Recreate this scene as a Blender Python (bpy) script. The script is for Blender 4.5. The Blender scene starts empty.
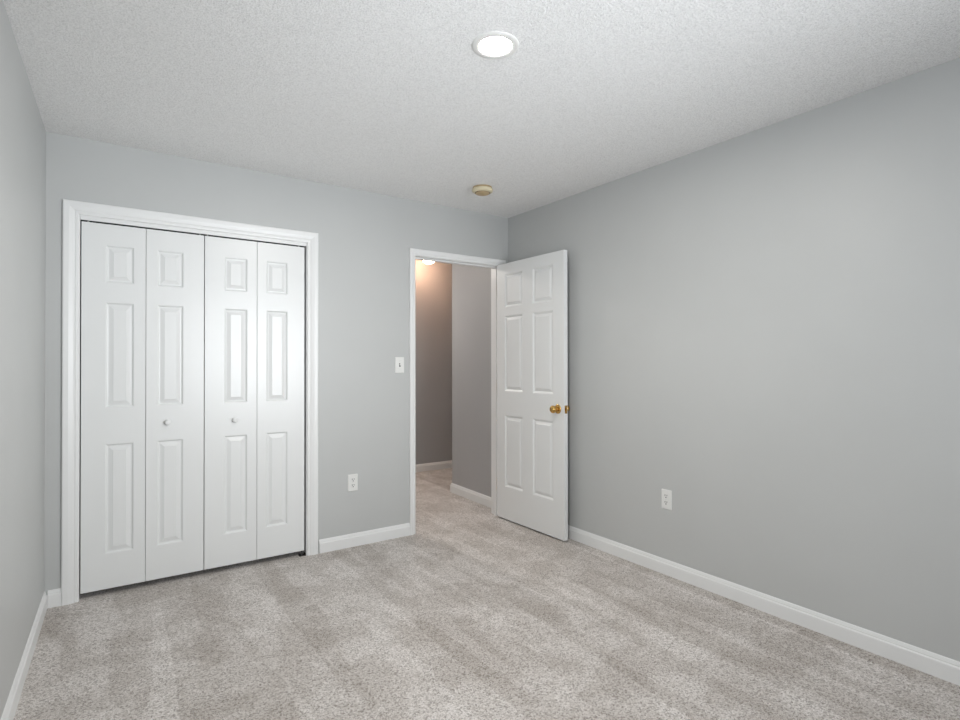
import bpy, bmesh, math
from mathutils import Vector, Matrix

C = bpy.context.scene.collection
scene = bpy.context.scene
H = 2.44          # ceiling height
YR = -3.95         # rear wall (behind the camera)
SL = 0.0236       # the left wall runs very slightly out of square
XL = -2.988       # left wall at the back wall

# ------------------------------------------------------------------ camera
cam_d = bpy.data.cameras.new('camera')
cam = bpy.data.objects.new('camera', cam_d)
C.objects.link(cam)
cam_d.sensor_width = 36.0
cam_d.lens = 545.96 / 960 * 36
cam_d.shift_y = -0.00105
cam_d.clip_start = 0.02
yaw, pitch, roll = 0.60396, 0.00584, -0.001025
fwd0 = Vector((math.sin(yaw), math.cos(yaw), 0)); rt = Vector((math.cos(yaw), -math.sin(yaw), 0))
F = math.cos(pitch) * fwd0 + math.sin(pitch) * Vector((0, 0, 1))
U = -math.sin(pitch) * fwd0 + math.cos(pitch) * Vector((0, 0, 1))
R2 = math.cos(roll) * rt + math.sin(roll) * U
U2 = -math.sin(roll) * rt + math.cos(roll) * U
M = Matrix((R2, U2, -F)).transposed().to_4x4()
M.translation = Vector((-2.7429, -3.5640, 1.2544))
cam.matrix_world = M
scene.camera = cam

# ------------------------------------------------------------------ world, daylight, exposure
w = bpy.data.worlds.new('sky'); scene.world = w; w.use_nodes = True
bg = w.node_tree.nodes['Background']
bg.inputs['Color'].default_value = (0.80, 0.88, 1.0, 1)
bg.inputs['Strength'].default_value = 1.0

DAY = 32.0
FILL_LEFT = 17.5  # strength of the added fill from the left
ROOM_LED = 130.0
HALL_LED = 17.0
HALL_MAIN = 66.0

def daylight(name, loc, sx, sy, rot, power, spread, color=(0.93, 0.965, 1.0)):
    d = bpy.data.lights.new(name, 'AREA'); d.shape = 'RECTANGLE'
    d.size = sx; d.size_y = sy; d.energy = power; d.color = color; d.spread = math.radians(spread)
    o = bpy.data.objects.new(name, d); C.objects.link(o)
    o.location = loc; o.rotation_euler = rot
    return o
daylight('window_daylight', (-1.00, YR - 0.30, 1.30), 1.4, 1.3, (math.radians(98), 0, math.radians(20)), DAY, 92)
daylight('side_fill_light', (XL + SL * -3.1 - 0.50, -3.30, 1.38), 1.5, 1.4, (math.radians(97), 0, math.radians(-66)), FILL_LEFT, 110)  # fill light added on the left to brighten the open door

vs = scene.view_settings
vs.view_transform = 'Standard'; vs.look = 'None'; vs.gamma = 1.0
vs.use_curve_mapping = False
vs.exposure = 0.0

# ------------------------------------------------------------------ materials
def new_mat(name, col, rough=0.5, spec=0.5, metal=0.0):
    m = bpy.data.materials.new(name); m.use_nodes = True
    b = m.node_tree.nodes['Principled BSDF']
    b.inputs['Base Color'].default_value = (*col, 1)
    b.inputs['Roughness'].default_value = rough
    b.inputs['Specular IOR Level'].default_value = spec
    b.inputs['Metallic'].default_value = metal
    return m, m.node_tree, b

def coords(nt, scale=(1, 1, 1), kind='Object', rot=(0, 0, 0)):
    tc = nt.nodes.new('ShaderNodeTexCoord'); mp = nt.nodes.new('ShaderNodeMapping')
    mp.inputs['Scale'].default_value = scale
    mp.inputs['Rotation'].default_value = rot
    nt.links.new(tc.outputs[kind], mp.inputs['Vector'])
    return mp.outputs['Vector']

def noise(nt, vec, scale, detail=2, rough=0.5, dist=0.0):
    n = nt.nodes.new('ShaderNodeTexNoise')
    n.inputs['Scale'].default_value = scale; n.inputs['Detail'].default_value = detail
    n.inputs['Roughness'].default_value = rough; n.inputs['Distortion'].default_value = dist
    nt.links.new(vec, n.inputs['Vector'])
    return n.outputs['Fac']

def ramp(nt, fac, stops):
    r = nt.nodes.new('ShaderNodeValToRGB')
    els = r.color_ramp.elements
    while len(els) < len(stops): els.new(0.5)
    for e, (p, c) in zip(els, stops):
        e.position = p; e.color = (c, c, c, 1) if not isinstance(c, tuple) else (*c, 1)
    nt.links.new(fac, r.inputs['Fac'])
    return r.outputs['Color']

def bump(nt, b, height, strength, dist):
    n = nt.nodes.new('ShaderNodeBump')
    n.inputs['Strength'].default_value = strength; n.inputs['Distance'].default_value = dist
    nt.links.new(height, n.inputs['Height']); nt.links.new(n.outputs['Normal'], b.inputs['Normal'])

def mix(nt, a, b_, fac, mode='MIX'):
    n = nt.nodes.new('ShaderNodeMix'); n.data_type = 'RGBA'; n.blend_type = mode
    n.clamp_factor = True
    for sock, v in ((n.inputs[6], a), (n.inputs[7], b_)):
        if isinstance(v, tuple): sock.default_value = (*v, 1)
        else: nt.links.new(v, sock)
    if isinstance(fac, (int, float)): n.inputs[0].default_value = fac
    else: nt.links.new(fac, n.inputs[0])
    return n.outputs[2]

# wall paint: blue-grey eggshell with faint roller stipple
def wall_paint(name, col, rough=0.42, spec=0.35):
    m, nt, b = new_mat(name, col, rough, spec)
    v = coords(nt)
    big = ramp(nt, noise(nt, v, 1.3, 3), [(0.3, (col[0]*.97, col[1]*.97, col[2]*.97)), (0.7, (min(1, col[0]*1.02), min(1, col[1]*1.02), min(1, col[2]*1.02)))])
    nt.links.new(big, b.inputs['Base Color'])
    bump(nt, b, noise(nt, v, 170, 3), 0.12, 0.002)
    return m
WALL = wall_paint('blue_grey_wall_paint', (0.540, 0.549, 0.543))
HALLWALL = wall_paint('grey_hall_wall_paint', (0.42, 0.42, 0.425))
CLOSETWALL = wall_paint('shaded_closet_wall', (0.12, 0.12, 0.12))  # closet shade put into the colour so the door gaps look dark

# sprayed popcorn ceiling
CEIL, nt, b = new_mat('popcorn_ceiling', (0.93, 0.93, 0.925), 0.95, 0.1)
v = coords(nt)
n1 = noise(nt, v, 100, 4, 0.65)
vo = nt.nodes.new('ShaderNodeTexVoronoi'); vo.inputs['Scale'].default_value = 165
nt.links.new(v, vo.inputs['Vector'])
hh = mix(nt, ramp(nt, n1, [(0.35, 0.0), (0.65, 1.0)]), ramp(nt, vo.outputs['Distance'], [(0.0, 1.0), (0.55, 0.0)]), 0.45)
bump(nt, b, hh, 0.75, 0.0045)
grain = ramp(nt, noise(nt, v, 190, 3, 0.75), [(0.36, (0.76, 0.76, 0.755)), (0.50, (0.93, 0.93, 0.925)), (0.64, (0.99, 0.99, 0.985))])   # popcorn self-shadow painted into the colour, plus bright grains
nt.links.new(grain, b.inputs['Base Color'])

# white painted trim
def white_paint(name, col, rough, grain=False):
    m, nt, b = new_mat(name, col, rough, 0.5)
    if grain:
        v = coords(nt, (60, 60, 3.0))
        bump(nt, b, noise(nt, v, 2.2, 4, 0.6, 0.6), 0.10, 0.0015)
    else:
        v = coords(nt)
        bump(nt, b, noise(nt, v, 60, 2), 0.04, 0.001)
    return m
TRIM = white_paint('white_trim_paint', (0.83, 0.835, 0.83), 0.35)
DOORM = white_paint('white_embossed_door_paint', (0.81, 0.82, 0.815), 0.30, True)
PLASTIC = white_paint('white_plastic', (0.80, 0.80, 0.78), 0.3)
CREAM, _, _ = new_mat('aged_cream_plastic', (0.72, 0.64, 0.45), 0.45, 0.4)
CREAM_SHADE, _, _ = new_mat('shaded_cream_plastic', (0.50, 0.38, 0.22), 0.5, 0.4)  # darker copy of the cream, underside shade put into the colour
DARK, _, _ = new_mat('dark_slot', (0.008, 0.008, 0.008), 0.6)
STEEL, _, _ = new_mat('galvanised_steel', (0.6, 0.6, 0.6), 0.3, 0.5, 1.0)
DARKSTEEL, _, _ = new_mat('dull_dark_steel', (0.10, 0.10, 0.10), 0.5, 0.5, 1.0)
BRASS, nt, b = new_mat('polished_brass', (0.66, 0.41, 0.13), 0.14, 0.5, 1.0)
bump(nt, b, noise(nt, coords(nt), 90, 2), 0.03, 0.001)
RUBBER, _, _ = new_mat('white_rubber', (0.7, 0.7, 0.68), 0.7)

def emitter(name, col, strength):
    m = bpy.data.materials.new(name); m.use_nodes = True
    nt = m.node_tree; nt.nodes.clear()
    e = nt.nodes.new('ShaderNodeEmission'); o = nt.nodes.new('ShaderNodeOutputMaterial')
    e.inputs['Color'].default_value = (*col, 1); e.inputs['Strength'].default_value = strength
    nt.links.new(e.outputs[0], o.inputs[0])
    return m
LED = emitter('neutral_led_diffuser', (1.0, 0.955, 0.88), ROOM_LED * 4)
WARMLED = emitter('warm_led_diffuser', (1.0, 0.60, 0.39), HALL_LED * 4)
HALLLED = emitter('hall_led_diffuser', (1.0, 0.93, 0.86), HALL_MAIN * 4)

# cut-pile carpet with vacuum tracks in the nap
CARPET, nt, b = new_mat('greige_cut_pile_carpet', (0.4, 0.37, 0.35), 1.0, 0.0)
v = coords(nt)
vs_ = coords(nt, (5.2, 0.55, 1), rot=(0, 0, math.radians(-5)))
st = ramp(nt, noise(nt, vs_, 1.0, 2, 0.5, 0.25), [(0.475, 0.0), (0.505, 1.0)])       # long nap stripes
pt = ramp(nt, noise(nt, v, 3.2, 5, 0.65, 0.4), [(0.44, 0.0), (0.56, 1.0)])         # foot-worn patches
wv = nt.nodes.new('ShaderNodeTexWave'); wv.wave_type = 'BANDS'; wv.bands_direction = 'X'; wv.wave_profile = 'SAW'
for k_, v_ in (('Scale', 0.62), ('Distortion', 3.2), ('Detail', 2.0), ('Detail Scale', 1.1), ('Detail Roughness', 0.45)): wv.inputs[k_].default_value = v_
nt.links.new(coords(nt, (1.0, 0.30, 1), rot=(0, 0, math.radians(3))), wv.inputs['Vector'])
fan = ramp(nt, wv.outputs['Fac'], [(0.10, 0.0), (0.95, 1.0)])            # fan-shaped vacuum strokes, one edge sharp
st = mix(nt, st, fan, 0.5)
nap = mix(nt, st, pt, 0.42)
light = mix(nt, (0.63, 0.585, 0.545), (0.94, 0.905, 0.88), nap)
sp = nt.nodes.new('ShaderNodeTexVoronoi'); sp.inputs['Scale'].default_value = 185
nt.links.new(v, sp.inputs['Vector'])
sepc = nt.nodes.new('ShaderNodeSeparateColor'); nt.links.new(sp.outputs['Color'], sepc.inputs[0])
tuft = ramp(nt, sepc.outputs[0], [(0.0, (0.46, 0.44, 0.42)), (0.30, (0.78, 0.76, 0.74)), (0.75, (1.0, 1.0, 1.0)), (1.0, (1.08, 1.08, 1.08))])
col = mix(nt, light, tuft, 1.0, 'MULTIPLY')
fine = ramp(nt, noise(nt, v, 330, 3, 0.7), [(0.36, (0.62, 0.60, 0.59)), (0.58, (1.0, 1.0, 1.0))])
col = mix(nt, col, fine, 1.0, 'MULTIPLY')
nt.links.new(col, b.inputs['Base Color'])
hn = mix(nt, noise(nt, v, 140, 3, 0.7), sepc.outputs[0], 0.4)
bump(nt, b, hn, 0.7, 0.006)
b.inputs['Sheen Weight'].default_value = 0.15

GLASS = bpy.data.materials.new('window_glass'); GLASS.use_nodes = True
nt = GLASS.node_tree; nt.nodes.clear()
tr = nt.nodes.new('ShaderNodeBsdfTransparent'); gl = nt.nodes.new('ShaderNodeBsdfGlossy')
gl.inputs['Roughness'].default_value = 0.02
mx = nt.nodes.new('ShaderNodeMixShader'); mx.inputs[0].default_value = 0.06
ou = nt.nodes.new('ShaderNodeOutputMaterial')
nt.links.new(tr.outputs[0], mx.inputs[1]); nt.links.new(gl.outputs[0], mx.inputs[2]); nt.links.new(mx.outputs[0], ou.inputs[0])

# ------------------------------------------------------------------ helpers
def add_box(bm, x0, x1, y0, y1, z0, z1):
    vv = [bm.verts.new((x, y, z)) for z in (z0, z1) for x, y in ((x0, y0), (x1, y0), (x1, y1), (x0, y1))]
    for f in ((3, 2, 1, 0), (4, 5, 6, 7), (0, 1, 5, 4), (1, 2, 6, 5), (2, 3, 7, 6), (3, 0, 4, 7)):
        bm.faces.new([vv[i] for i in f])
    return vv

def add_prism(bm, poly, z0, z1):
    a = [bm.verts.new((x, y, z0)) for x, y in poly]; c = [bm.verts.new((x, y, z1)) for x, y in poly]
    n = len(poly)
    bm.faces.new(a[::-1]); bm.faces.new(c)
    for i in range(n): bm.faces.new([a[i], a[(i+1) % n], c[(i+1) % n], c[i]])

def add_lathe(bm, prof, seg=48, axis='Z', origin=(0, 0, 0)):
    """prof: list of (radius, height along axis)."""
    rings = []
    for r, h in prof:
        ring = []
        if r < 1e-6:
            ring = [None]
            p = (0, 0, h)
            ring = [bm.verts.new(_ax(p, axis, origin))]
        else:
            for i in range(seg):
                a = 2 * math.pi * i / seg
                ring.append(bm.verts.new(_ax((r * math.cos(a), r * math.sin(a), h), axis, origin)))
        rings.append(ring)
    for A, B in zip(rings, rings[1:]):
        for i in range(seg):
            j = (i + 1) % seg
            if len(A) == 1 and len(B) == 1: continue
            if len(A) == 1: bm.faces.new([A[0], B[i], B[j]])
            elif len(B) == 1: bm.faces.new([A[i], A[j], B[0]])
            else: bm.faces.new([A[i], A[j], B[j], B[i]])
def _ax(p, axis, o):
    x, y, z = p
    if axis == 'Z': q = (x, y, z)
    elif axis == 'X': q = (z, x, y)
    elif axis == '-X': q = (-z, x, -y)
    elif axis == '-Y': q = (x, -z, y)
    elif axis == 'Y': q = (x, z, -y)
    return (q[0] + o[0], q[1] + o[1], q[2] + o[2])

def obj(name, bm, mat, parent=None, smooth=False, bev=0.0, seg=2, angle=40):
    bmesh.ops.recalc_face_normals(bm, faces=bm.faces[:])
    me = bpy.data.meshes.new(name); bm.to_mesh(me); bm.free()
    me.materials.append(mat)
    if smooth:
        for p in me.polygons: p.use_smooth = True
    o = bpy.data.objects.new(name, me); C.objects.link(o)
    if parent: o.parent = parent
    if bev:
        md = o.modifiers.new('bevel', 'BEVEL'); md.width = bev; md.segments = seg
        md.limit_method = 'ANGLE'; md.angle_limit = math.radians(angle)
    if smooth:
        me.set_sharp_from_angle(angle=math.radians(38))
    return o

def tag(o, label, cat, group=None, kind=None):
    o['label'] = label; o['category'] = cat
    if group: o['group'] = group
    if kind: o['kind'] = kind
    return o

def struct(o, label, cat): return tag(o, label, cat, kind='structure')

def empty(name, loc, rot=(0, 0, 0)):
    o = bpy.data.objects.new(name, None); C.objects.link(o)
    o.location = loc; o.rotation_euler = rot; o.empty_display_size = 0.05
    return o

def copy_tree(o, parent=None):
    c = o.copy(); C.objects.link(c); c.parent = parent
    for ch in list(o.children): copy_tree(ch, c)
    return c

# ------------------------------------------------------------------ layout numbers
T = 0.12                                     # wall thickness
CX0, CX1, CZ = -2.849, -1.651, 2.033         # closet opening (casing's inner edge)
EX0, EX1, EZ = -0.862, -0.084, 2.038         # entry opening
HY = 1.98                                    # far hall wall
def lx(y): return XL + SL * y                # x of the left wall's face at y

# floor: carpet runs through into closet and hall
bm = bmesh.new()
add_prism(bm, [(lx(YR) - 0.15, YR - 0.12), (T, YR - 0.12), (T, 0.94), (3.2, 0.94), (3.2, HY + T), (-1.35, HY + T), (-1.35, 0.80), (-3.12, 0.80), (-3.12, 0)], -0.10, 0.0)
struct(obj('floor', bm, CARPET), 'greige cut pile carpet with vacuum tracks running into the hallway', 'carpet floor')

# ceiling
bm = bmesh.new()
add_prism(bm, [(lx(YR) - 0.15, YR - 0.12), (T, YR - 0.12), (T, T), (XL - 0.12, T)], H, H + 0.1)
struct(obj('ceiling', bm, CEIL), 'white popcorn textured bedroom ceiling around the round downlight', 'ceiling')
bm = bmesh.new()
add_prism(bm, [(-1.35, T), (0.14, T), (0.14, 0.94), (3.2, 0.94), (3.2, HY + T), (-1.35, HY + T)], H, H + 0.1)
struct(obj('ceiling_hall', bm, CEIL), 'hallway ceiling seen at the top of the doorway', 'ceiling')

# walls
bm = bmesh.new()
SY0, SY1, SZ0, SZ1 = -3.72, -2.45, 0.75, 2.08
def left_piece(y0, y1, z0, z1):
    add_prism(bm, [(lx(y0), y0), (lx(y1), y1), (lx(y1) - T, y1), (lx(y0) - T, y0)], z0, z1)
left_piece(YR, SY0, 0, H); left_piece(SY1, 0, 0, H); left_piece(SY0, SY1, 0, SZ0); left_piece(SY0, SY1, SZ1, H)
struct(obj('wall_left', bm, WALL), 'blue-grey wall along the left edge beside the closet', 'wall')

bm = bmesh.new()
RO = 0.018   # rough opening margin behind the jambs
for x0, x1, z0, z1 in ((XL - T, CX0 - RO, 0, H), (CX0 - RO, CX1 + RO, CZ + RO, H), (CX1 + RO, EX0 - RO, 0, H),
                       (EX0 - RO, EX1 + RO, EZ + RO, H), (EX1 + RO, 0, 0, H)):
    add_box(bm, x0, x1, 0, T, z0, z1)
struct(obj('wall_back', bm, WALL), 'blue-grey wall holding the closet and the open doorway', 'wall')

bm = bmesh.new()
add_box(bm, 0, T, YR, T, 0, H)
struct(obj('wall_right', bm, WALL), 'long bare blue-grey wall on the right with one outlet', 'wall')

# rear wall with window behind the camera
WX0, WX1, WZ0, WZ1 = -1.75, -0.35, 0.75, 2.08
bm = bmesh.new()
for x0, x1, z0, z1 in ((lx(YR) - T, WX0, 0, H), (WX1, T, 0, H), (WX0, WX1, 0, WZ0), (WX0, WX1, WZ1, H)):
    add_box(bm, x0, x1, YR - 0.12, YR, z0, z1)
struct(obj('wall_rear', bm, WALL), 'blue-grey wall with the window behind the viewer', 'wall')
win = struct(empty('window_1', (0, 0, 0)), 'white framed window in the wall behind the viewer', 'window')
bm = bmesh.new()
for x0, x1, z0, z1 in ((WX0, WX0 + .05, WZ0, WZ1), (WX1 - .05, WX1, WZ0, WZ1), (WX0 + .05, WX1 - .05, WZ0, WZ0 + .05), (WX0 + .05, WX1 - .05, WZ1 - .05, WZ1),
                       (WX0 + .05, WX1 - .05, 1.42, 1.46)):
    add_box(bm, x0, x1, YR - 0.10, YR - 0.03, z0, z1)
obj('window_frame', bm, TRIM, win)
bm = bmesh.new(); add_box(bm, WX0 - .06, WX1 + .06, YR - 0.02, YR + 0.05, WZ0 - .03, WZ0)
obj('window_sill', bm, TRIM, win, bev=.004)
bm = bmesh.new(); add_box(bm, WX0 + .05, WX1 - .05, YR - 0.068, YR - 0.062, WZ0 + .05, WZ1 - .05)
obj('glass_pane', bm, GLASS, win)

fill_win = struct(empty('fill_window', (lx(SY0), SY0, 0), (0, 0, math.radians(90) - math.atan(SL))), 'unseen white framed window added in the left wall for side fill light', 'window')  # unseen window, added to carry the side fill light
WL = SY1 - SY0
bm = bmesh.new()
for x0, x1, z0, z1 in ((0, .05, SZ0, SZ1), (WL - .05, WL, SZ0, SZ1), (.05, WL - .05, SZ0, SZ0 + .05), (.05, WL - .05, SZ1 - .05, SZ1), (.05, WL - .05, 1.40, 1.44)):
    add_box(bm, x0, x1, 0.04, 0.10, z0, z1)
obj('window_frame', bm, TRIM, fill_win)
bm = bmesh.new(); add_box(bm, -.06, WL + .06, -0.05, 0.02, SZ0 - .03, SZ0)
obj('window_sill', bm, TRIM, fill_win, bev=.004)
bm = bmesh.new(); add_box(bm, .05, WL - .05, 0.067, 0.073, SZ0 + .05, SZ1 - .05)
obj('glass_pane', bm, GLASS, fill_win)

# closet interior
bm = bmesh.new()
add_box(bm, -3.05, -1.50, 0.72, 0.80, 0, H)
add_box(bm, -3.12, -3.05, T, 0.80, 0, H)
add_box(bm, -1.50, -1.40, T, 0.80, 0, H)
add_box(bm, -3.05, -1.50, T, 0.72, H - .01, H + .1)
struct(obj('wall_closet', bm, CLOSETWALL), 'closet interior walls coloured dark as shade behind the bifold doors', 'wall')

# hall
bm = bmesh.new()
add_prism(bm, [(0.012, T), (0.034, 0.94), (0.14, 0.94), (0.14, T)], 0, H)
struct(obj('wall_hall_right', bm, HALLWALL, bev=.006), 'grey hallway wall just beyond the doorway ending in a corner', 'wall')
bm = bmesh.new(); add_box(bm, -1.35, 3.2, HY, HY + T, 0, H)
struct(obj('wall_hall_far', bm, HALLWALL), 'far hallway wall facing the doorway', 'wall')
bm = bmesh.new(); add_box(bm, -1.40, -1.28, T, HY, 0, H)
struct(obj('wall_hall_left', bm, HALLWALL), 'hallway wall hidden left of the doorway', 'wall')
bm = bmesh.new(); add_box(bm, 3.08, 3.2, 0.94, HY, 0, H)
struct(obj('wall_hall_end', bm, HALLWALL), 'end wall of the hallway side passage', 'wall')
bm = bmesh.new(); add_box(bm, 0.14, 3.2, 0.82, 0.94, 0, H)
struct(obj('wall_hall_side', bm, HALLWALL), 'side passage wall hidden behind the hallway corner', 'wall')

# ------------------------------------------------------------------ baseboards
BP = [(0.0, 0.0), (0.013, 0.0), (0.013, 0.062), (0.0115, 0.066), (0.0085, 0.069), (0.0085, 0.074), (0.006, 0.081), (0.0035, 0.086), (0.0, 0.088)]
def baseboard(name, pts, label, mat=TRIM):
    """pts in plan; the board sits to the LEFT of the walking direction."""
    P = [Vector((*p, 0)) for p in pts]
    offs = []
    for i, p in enumerate(P):
        ns = []
        if i > 0: d = (P[i] - P[i-1]).normalized(); ns.append(Vector((-d.y, d.x, 0)))
        if i < len(P) - 1: d = (P[i+1] - P[i]).normalized(); ns.append(Vector((-d.y, d.x, 0)))
        if len(ns) == 1: offs.append(ns[0])
        else:
            s = ns[0] + ns[1]; offs.append(s / (1 + ns[0].dot(ns[1])))
    bm = bmesh.new(); rings = []
    for p, o in zip(P, offs):
        rings.append([bm.verts.new((p + o * d) + Vector((0, 0, z))) for d, z in BP])
    n = len(BP)
    for A, B in zip(rings, rings[1:]):
        for i in range(n): bm.faces.new([A[i], A[(i+1) % n], B[(i+1) % n], B[i]])
    bm.faces.new(rings[0]); bm.faces.new(rings[-1][::-1])
    return struct(obj(name, bm, mat), label, 'baseboard')

CW = 0.070   # closet casing width
EW = 0.048   # entry casing width
baseboard('baseboard_left', [(lx(0.0), -0.0005), (lx(YR), YR)], 'white baseboard running along the left wall')
baseboard('baseboard_back', [(CX0 - CW, 0), (lx(0.0) + .0135, 0)], 'short white baseboard between the left corner and the closet casing')
baseboard('baseboard_back.001', [(EX0 - EW, 0), (CX1 + CW + .008, 0)], 'white baseboard between the closet and the doorway under the outlet')
baseboard('baseboard_right', [(0, YR), (0, -0.001)], 'long white baseboard under the right wall')
baseboard('baseboard_hall', [(0.0125, T + .02), (0.034, 0.94), (0.6, 0.94)], 'white baseboard wrapping the hallway corner beyond the doorway')
baseboard('baseboard_hall.001', [(3.08, HY), (-1.28, HY)], 'white baseboard along the far hallway wall')

# ------------------------------------------------------------------ casings
def casing(name, x0, x1, z, wd, label, side=-1, y=0.0, mat=TRIM):
    prof = [(0.0, 0.0), (0.0, 0.006), (0.003, 0.009), (wd*.18, 0.010), (wd*.22, 0.0085), (wd*.27, 0.0085), (wd*.34, 0.0115),
            (wd*.50, 0.0145), (wd*.62, 0.0165), (wd*.90, 0.017), (wd*.97, 0.0155), (wd, 0.012), (wd, 0.0)]
    bm = bmesh.new(); rings = []
    for o, d in prof:
        yy = y + side * d
        rings.append([bm.verts.new(p) for p in ((x0 - o, yy, 0), (x0 - o, yy, z + o), (x1 + o, yy, z + o), (x1 + o, yy, 0))])
    n = len(prof)
    for i in range(n):
        A, B = rings[i], rings[(i+1) % n]
        for k in range(3): bm.faces.new([A[k], A[k+1], B[k+1], B[k]])
    bm.faces.new([r[0] for r in rings]); bm.faces.new([r[3] for r in rings][::-1])
    return struct(obj(name, bm, mat), label, 'door trim')

def jamb(parent, x0, x1, z, t, rev, y0, y1, mat=TRIM):
    bm = bmesh.new()
    add_box(bm, x0 - t + rev, x0 + rev, y0, y1, 0, z - rev + t)
    add_box(bm, x1 - rev, x1 + t - rev, y0, y1, 0, z - rev + t)
    add_box(bm, x0 + rev, x1 - rev, y0, y1, z - rev, z - rev + t)
    return obj('jamb', bm, mat, parent)

t1 = casing('trim_1', CX0, CX1, CZ, CW, 'wide white moulded casing framing the closet doors')
jamb(t1, CX0, CX1, CZ, 0.018, 0.004, 0.0, T)
# bifold track behind the head casing
bm = bmesh.new()
add_box(bm, CX0 + .005, CX1 - .005, 0.002, 0.013, 2.011, 2.029)
trk = obj('bifold_track', bm, TRIM, t1)
bm = bmesh.new()
add_box(bm, CX0 + .005, CX1 - .005, 0.0135, 0.037, 2.0225, 2.0255)
add_box(bm, CX0 + .005, CX1 - .005, 0.034, 0.037, 2.006, 2.0225)
obj('track_channel', bm, DARK, trk)  # coloured black to paint the shade in the gap above the leaves

t2 = casing('trim_2', EX0, EX1, EZ, EW, 'narrow white moulded casing framing the open doorway to the hall')
jamb(t2, EX0, EX1, EZ, 0.018, 0.003, 0.0, T)
bm = bmesh.new()
add_box(bm, EX0 + .003, EX0 + .014, 0.040, 0.072, 0, EZ - .003)
add_box(bm, EX1 - .014, EX1 - .003, 0.040, 0.072, 0, EZ - .003)
add_box(bm, EX0 + .014, EX1 - .014, 0.040, 0.072, EZ - .014, EZ - .003)
obj('door_stop', bm, TRIM, t2)
t3 = casing('trim_3', EX0, EX1, EZ, EW, 'white casing on the hallway side of the doorway', side=1, y=T)

# ------------------------------------------------------------------ panelled slabs
def panel_slab(W, Hh, TH, panels, rings, back=True):
    """slab in local x 0..W, z 0..Hh, front face y=0, back face y=TH; raised-panel relief on the faces."""
    us = sorted({0, W, *[p[0] for p in panels], *[p[1] for p in panels]})
    zs = sorted({0, Hh, *[p[2] for p in panels], *[p[3] for p in panels]})
    bm = bmesh.new()
    def inside(u0, u1, z0, z1):
        for p in panels:
            if u0 >= p[0] - 1e-6 and u1 <= p[1] + 1e-6 and z0 >= p[2] - 1e-6 and z1 <= p[3] + 1e-6: return True
        return False
    for side in (0, 1):
        y0 = TH if side else 0.0; s = -1 if side else 1
        V = {}
        def gv(u, z):
            if (u, z) not in V: V[(u, z)] = bm.verts.new((u, y0, z))
            return V[(u, z)]
        for u0, u1 in zip(us, us[1:]):
            for z0, z1 in zip(zs, zs[1:]):
                if (side == 0 or back) and inside(u0, u1, z0, z1): continue
                bm.faces.new([gv(u0, z0), gv(u1, z0), gv(u1, z1), gv(u0, z1)])
        if side == 0 or back:
            for pu0, pu1, pz0, pz1 in panels:
                # boundary verts of the panel, all grid points
                cu = [u for u in us if pu0 <= u <= pu1]; cz = [z for z in zs if pz0 <= z <= pz1]
                prev = [gv(pu0, pz0), gv(pu1, pz0), gv(pu1, pz1), gv(pu0, pz1)]
                for ins, dep in rings:
                    cur = [bm.verts.new((a, y0 + s * dep, c)) for a, c in ((pu0 + ins, pz0 + ins), (pu1 - ins, pz0 + ins), (pu1 - ins, pz1 - ins), (pu0 + ins, pz1 - ins))]
                    for k in range(4): bm.faces.new([prev[k], prev[(k+1) % 4], cur[(k+1) % 4], cur[k]])
                    prev = cur
                bm.faces.new(prev)
    for z in (0, Hh):
        for u0, u1 in zip(us, us[1:]):
            bm.faces.new([bm.verts.new(p) for p in ((u0, 0, z), (u1, 0, z), (u1, TH, z), (u0, TH, z))])
    for u in (0, W):
        for z0, z1 in zip(zs, zs[1:]):
            bm.faces.new([bm.verts.new(p) for p in ((u, 0, z0), (u, 0, z1), (u, TH, z1), (u, TH, z0))])
    bmesh.ops.remove_doubles(bm, verts=bm.verts[:], dist=1e-5)
    return bm

# ------------------------------------------------------------------ bifold closet doors
BR = [(0.003, 0.0010), (0.009, 0.0085), (0.013, 0.0092), (0.017, 0.0088), (0.034, 0.0022), (0.036, 0.0008)]
LW, LH, LT = 0.2915, 1.969, 0.034
def leaf(name, parent, x, outer_left, ang, pivot_left=True, y=0.008):
    a, b_ = (0.106, 0.054) if outer_left else (0.054, 0.106)
    ps = [(a, LW - b_, 1.652, 1.856), (a, LW - b_, 0.976, 1.546), (a, LW - b_, 0.188, 0.780)]
    bm = panel_slab(LW, LH, LT, ps, BR)
    o = obj(name, bm, DOORM, parent, bev=.0015, seg=2, angle=70)
    o.location = (x, y, 0.034); o.rotation_euler = (0, 0, ang)
    return o
def round_knob(parent, x, z, y=0.0):
    bm = bmesh.new()
    add_lathe(bm, [(0.0001, 0.0), (0.010, 0.0), (0.010, 0.003), (0.0065, 0.007), (0.0068, 0.010), (0.013, 0.014), (0.0160, 0.019), (0.0155, 0.023), (0.012, 0.0265), (0.006, 0.028), (0, 0.0285)], 36, '-Y')
    o = obj('knob', bm, TRIM, parent, smooth=True); o.location = (x, y, z); return o
def pin(parent, x, y=0.024, z=1.998):
    bm = bmesh.new(); add_lathe(bm, [(0, 0), (0.005, 0), (0.005, 0.012), (0.003, 0.012), (0.003, 0.02), (0, 0.02)], 20, 'Z')
    o = obj('pivot_pin', bm, STEEL, parent); o.location = (x, y, z); return o

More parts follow.
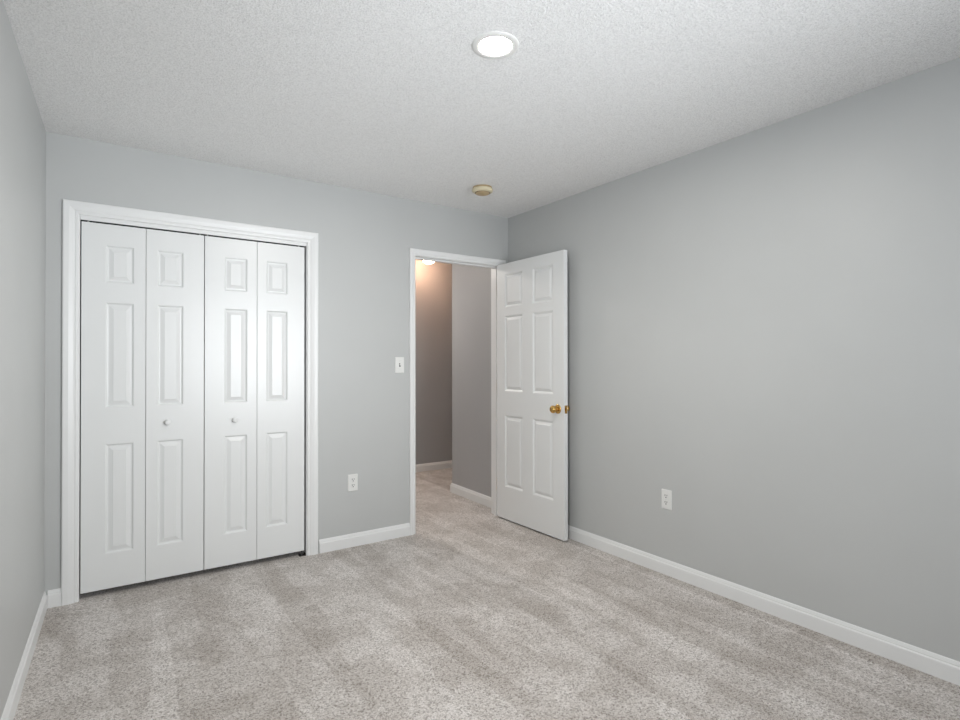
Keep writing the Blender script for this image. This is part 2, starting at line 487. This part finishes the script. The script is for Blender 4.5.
# fold angles are tiny: the meeting edges of each pair stand a hair proud
d2 = struct(empty('door_2', (-2.549, 0.0, 0.0)), 'left pair of white panelled bifold closet doors, knob on its right leaf', 'closet door')
xl = -2.8400
ang = math.radians(0.25)
L1 = leaf('door_leaf', d2, xl + 2.549, True, -ang)
L2 = leaf('door_leaf', d2, xl + LW + 0.002 + 2.549, False, ang, y=0.0067)
round_knob(L2, -2.441 + 2.549 - L2.location.x, 0.915 - 0.034)
pin(d2, xl + .03 + 2.549); pin(d2, -2.275 + 2.549)
d3 = struct(empty('door_3', (-1.962, 0.0, 0.0)), 'right pair of white panelled bifold closet doors, knob on its left leaf', 'closet door')
xr = -2.2510
L3 = leaf('door_leaf', d3, xr + 1.962, True, -math.radians(0.15))
L4 = leaf('door_leaf', d3, xr + LW + 0.002 + 1.962, False, math.radians(0.15), y=0.0073)
round_knob(L3, -2.086 + 1.962 - L3.location.x, 0.907 - 0.034)
pin(d3, -2.235 + 1.962); pin(d3, xr + 2 * LW - .03 + 1.962)
# floor pivot bracket at the right jamb
bm = bmesh.new(); add_box(bm, CX1 - .045 + 1.962, CX1 - .006 + 1.962, 0.004, 0.040, 0.0, 0.004); add_box(bm, CX1 - .010 + 1.962, CX1 - .006 + 1.962, 0.004, 0.040, 0.0, 0.012)
add_box(bm, CX1 - .032 + 1.962, CX1 - .022 + 1.962, 0.018, 0.028, 0.004, 0.034)
obj('floor_bracket', bm, DARKSTEEL, d3)

# ------------------------------------------------------------------ entry door (swung open into the room)
DW, DH, DT = 0.768, 2.026, 0.035
theta = math.atan2(-0.765, 0.012)
# local x runs from hinge to free edge, local y is thickness (towards the right wall)
d1 = struct(empty('door_1', (-0.119, -0.004, 0.012), (0, 0, theta)), 'white six-panel door with brass knob standing open against the right wall', 'door')
ER = [(0.004, 0.0015), (0.015, 0.0100), (0.0165, 0.0103), (0.019, 0.0100), (0.036, 0.0025), (0.038, 0.0010)]
ps = []
for u0, u1 in ((0.100, 0.322), (0.436, 0.660)):
    for z0, z1 in ((1.676, 1.942), (1.012, 1.612), (0.256, 0.824)):
        ps.append((u0, u1, z0, z1))
bm = panel_slab(DW, DH, DT, ps, ER)
obj('door_slab', bm, DOORM, d1, bev=.0015, seg=2, angle=70)
def brass_knob(u, z, front=True):
    ax = '-Y' if front else 'Y'
    bm = bmesh.new()
    add_lathe(bm, [(0, 0), (0.0325, 0), (0.0330, 0.002), (0.031, 0.005), (0.024, 0.008), (0.0155, 0.010), (0.0150, 0.013), (0, 0.013)], 48, ax)
    r = obj('knob_rosette', bm, BRASS, d1, smooth=True); r.location = (u, 0 if front else DT, z)
    bm = bmesh.new()
    add_lathe(bm, [(0, 0.010), (0.0135, 0.010), (0.0115, 0.014), (0.0105, 0.020), (0.013, 0.026), (0.020, 0.031), (0.0255, 0.038), (0.0272, 0.046), (0.0262, 0.053), (0.022, 0.059), (0.016, 0.0625), (0.015, 0.0610), (0.008, 0.0625), (0, 0.063)], 48, ax)
    k = obj('door_knob', bm, BRASS, d1, smooth=True); k.location = (u, 0 if front else DT, z)
brass_knob(0.706, 0.912, True); brass_knob(0.706, 0.912, False)
bm = bmesh.new(); add_box(bm, DW, DW + .0015, DT/2 - .0125, DT/2 + .0125, 0.912 - .028, 0.912 + .028)
add_box(bm, DW + .0015, DW + .009, DT/2 - .006, DT/2 + .006, 0.912 - .010, 0.912 + .010)
obj('latch_plate', bm, BRASS, d1, bev=.001)
for hz in (0.20, 1.0, 1.80):
    bm = bmesh.new()
    add_lathe(bm, [(0, 0), (0.0055, 0), (0.0055, 0.089), (0.0035, 0.092), (0, 0.093)], 20, 'Z')
    add_box(bm, -0.0002, 0.0006 - .002, -0.033, -0.002, 0.0, 0.089)
    o = obj('hinge', bm, BRASS, d1); o.location = (-0.0035, DT + .0035, hz)

# ------------------------------------------------------------------ wall plates (local: plate in XZ plane, facing -Y)
def rounded_plate(w_, h_, t_, r_=0.004, n=5):
    pts = []
    for cx, cz, a0 in ((w_/2 - r_, h_/2 - r_, 0), (-w_/2 + r_, h_/2 - r_, 90), (-w_/2 + r_, -h_/2 + r_, 180), (w_/2 - r_, -h_/2 + r_, 270)):
        for k in range(n):
            a = math.radians(a0 + 90 * k / (n - 1)); pts.append((cx + r_ * math.cos(a), cz + r_ * math.sin(a)))
    bm = bmesh.new()
    prev = None
    for ins, y in ((0, 0), (0, -t_ * .45), (0.003, -t_ * .9), (0.005, -t_)):
        sx, sz = (w_ - 2*ins) / w_, (h_ - 2*ins) / h_
        ring = [bm.verts.new((x * sx, y, z * sz)) for x, z in pts]
        if prev:
            for i in range(len(ring)): bm.faces.new([prev[i], prev[(i+1) % len(ring)], ring[(i+1) % len(ring)], ring[i]])
        else: bm.faces.new(ring)
        prev = ring
    bm.faces.new(prev)
    return bm

def screw(parent, x, z, y):
    bm = bmesh.new(); add_lathe(bm, [(0, 0), (0.0034, 0), (0.0030, 0.001), (0.0015, 0.0016), (0, 0.0017)], 20, '-Y')
    o = obj('screw', bm, PLASTIC, parent, smooth=True); o.location = (x, y, z)
    bm = bmesh.new(); add_box(bm, -.0026, .0026, -.0018, -.0014, -.0004, .0004)
    s = obj('screw_slot', bm, DARK, o)

def make_outlet():
    e = empty('wall_outlet', (0, 0, 0))
    obj('cover_plate', rounded_plate(0.070, 0.1145, 0.006), PLASTIC, e)
    for z in (0.0195, -0.0195):
        pts = []
        for k in range(32):
            a = 2 * math.pi * k / 32
            x, zz = 0.0175 * math.cos(a), 0.0175 * math.sin(a)
            pts.append((x, max(-0.0135, min(0.0135, zz))))
        bm = bmesh.new()
        A = [bm.verts.new((x, -0.0055, zz)) for x, zz in pts]; B = [bm.verts.new((x * .96, -0.0082, zz * .96)) for x, zz in pts]
        for i in range(32): bm.faces.new([A[i], A[(i+1) % 32], B[(i+1) % 32], B[i]])
        bm.faces.new(B); bm.faces.new(A[::-1])
        r = obj('receptacle', bm, PLASTIC, e); r.location = (0, 0, z)
        bm = bmesh.new()
        add_box(bm, -.0082, -.0048, -.0086, -.0080, .0000, .0100)
        add_box(bm, .0048, .0082, -.0086, -.0080, .0010, .0092)
        g = bmesh.new()
        obj('blade_slots', bm, DARK, r)
        add_lathe(g, [(0, .0080), (.0036, .0080), (.0036, .0086), (0, .0086)], 16, '-Y', (0, 0, -.0070))
        obj('ground_hole', g, DARK, r)
    screw(e, 0, 0, -0.006)
    return e
o1 = make_outlet(); o1.location = (-1.340, 0, 0.434)
tag(o1, 'white duplex outlet low on the back wall between closet and doorway', 'outlet', 'wall outlets')
o2 = copy_tree(o1); o2.location = (0, -1.531, 0.443); o2.rotation_euler = (0, 0, math.radians(-90))
tag(o2, 'white duplex outlet low on the long right wall', 'outlet', 'wall outlets')

sw = empty('light_switch', (-0.988, 0, 1.235))
tag(sw, 'white toggle light switch on the back wall beside the doorway casing', 'light switch')
obj('cover_plate', rounded_plate(0.070, 0.1145, 0.006), PLASTIC, sw)
bm = bmesh.new(); add_box(bm, -.0052, .0052, -.0066, -.0055, -.012, .012)
obj('toggle_slot', bm, DARK, sw)
bm = bmesh.new()
vv = add_box(bm, -.0042, .0042, -.0175, -.006, -.0045, .0045)
for v_ in vv:
    if v_.co.y < -.01: v_.co.z += .0065; v_.co.x *= .8
obj('toggle', bm, PLASTIC, sw, bev=.001)
screw(sw, 0, .0302, -.006); screw(sw, 0, -.0302, -.006)

# ------------------------------------------------------------------ recessed LED lights
def downlight(name, loc, mat, label, rt=0.089, re=0.059):
    e = empty(name, loc); tag(e, label, 'ceiling light')
    bm = bmesh.new()
    add_lathe(bm, [(re, -0.001), (re + .002, -0.0035), (re + .010, -0.0050), (rt - .010, -0.0045), (rt - .002, -0.0028), (rt, -0.0010), (rt, 0.004), (re, 0.004), (re, -0.001)], 64, 'Z')
    obj('trim_ring', bm, PLASTIC, e, smooth=True)
    bm = bmesh.new()
    add_lathe(bm, [(0, -0.0030), (re * .6, -0.0028), (re - .0015, -0.0020), (re - .0015, 0.002), (0, 0.002)], 64, 'Z')
    obj('diffuser', bm, mat, e, smooth=True)
    return e
downlight('recessed_light', (-1.537, -1.92, H), LED, 'round lit recessed light in the middle of the bedroom ceiling')
def flush_light(loc, mat, label, r=0.078, dz=0.0):
    e = empty('flush_light', loc); tag(e, label, 'ceiling light')
    bm = bmesh.new(); add_lathe(bm, [(0, 0), (r + .006, 0), (r + .006, -.012), (r, -.014), (0, -.014)], 64, 'Z')
    obj('base_ring', bm, PLASTIC, e, smooth=True)
    bm = bmesh.new(); add_lathe(bm, [(0, -.013), (r - .003, -.013), (r - .003, -.026 - dz), (r - .012, -.036 - dz), (r * .6, -.042 - dz), (0, -.044 - dz)], 64, 'Z')
    obj('diffuser', bm, mat, e, smooth=True)
flush_light((0.205, 1.70, H), WARMLED, 'warm lit ceiling light in the hallway seen at the doorway top', 0.064, 0.052)
flush_light((-0.95, 1.40, H), HALLLED, 'hallway ceiling light hidden from view left of the doorway')

# ------------------------------------------------------------------ smoke detector
sd = empty('smoke_detector', (-0.628, -0.530, H)); tag(sd, 'yellowed round smoke detector on the ceiling near the doorway', 'smoke detector')
bm = bmesh.new(); add_lathe(bm, [(0, 0), (0.064, 0), (0.066, -0.004), (0.066, -0.010), (0.060, -0.012), (0, -0.012)], 64, 'Z')
obj('mounting_base', bm, CREAM_SHADE, sd, smooth=True)
bm = bmesh.new(); add_lathe(bm, [(0, -0.011), (0.066, -0.011), (0.070, -0.014), (0.071, -0.024), (0.068, -0.030), (0.060, -0.034), (0.052, -0.036), (0, -0.036)], 64, 'Z')
obj('housing', bm, CREAM, sd, smooth=True)
bm = bmesh.new(); add_lathe(bm, [(0.0, -0.0355), (0.050, -0.0355), (0.047, -0.043), (0.038, -0.047), (0, -0.048)], 64, 'Z')
cap = obj('sensor_cap', bm, CREAM_SHADE, sd, smooth=True)
bm = bmesh.new()
for k in range(24):
    a = 2 * math.pi * k / 24
    b2 = bmesh.new()
    c_, s_ = math.cos(a), math.sin(a)
    pts = []
    for r_, t_ in ((0.040, -.0018), (0.0515, -.0018), (0.0515, .0018), (0.040, .0018)):
        pts.append((r_ * c_ - t_ * s_, r_ * s_ + t_ * c_))
    add_prism(bm, pts, -0.0405, -0.0378)
    b2.free()
obj('vent_slots', bm, DARK, sd)
bm = bmesh.new(); add_lathe(bm, [(0, -0.047), (0.009, -0.047), (0.009, -0.0500), (0.007, -0.0510), (0, -0.0512)], 32, 'Z', (0.012, 0.0, 0))
obj('test_button', bm, CREAM_SHADE, sd, smooth=True)
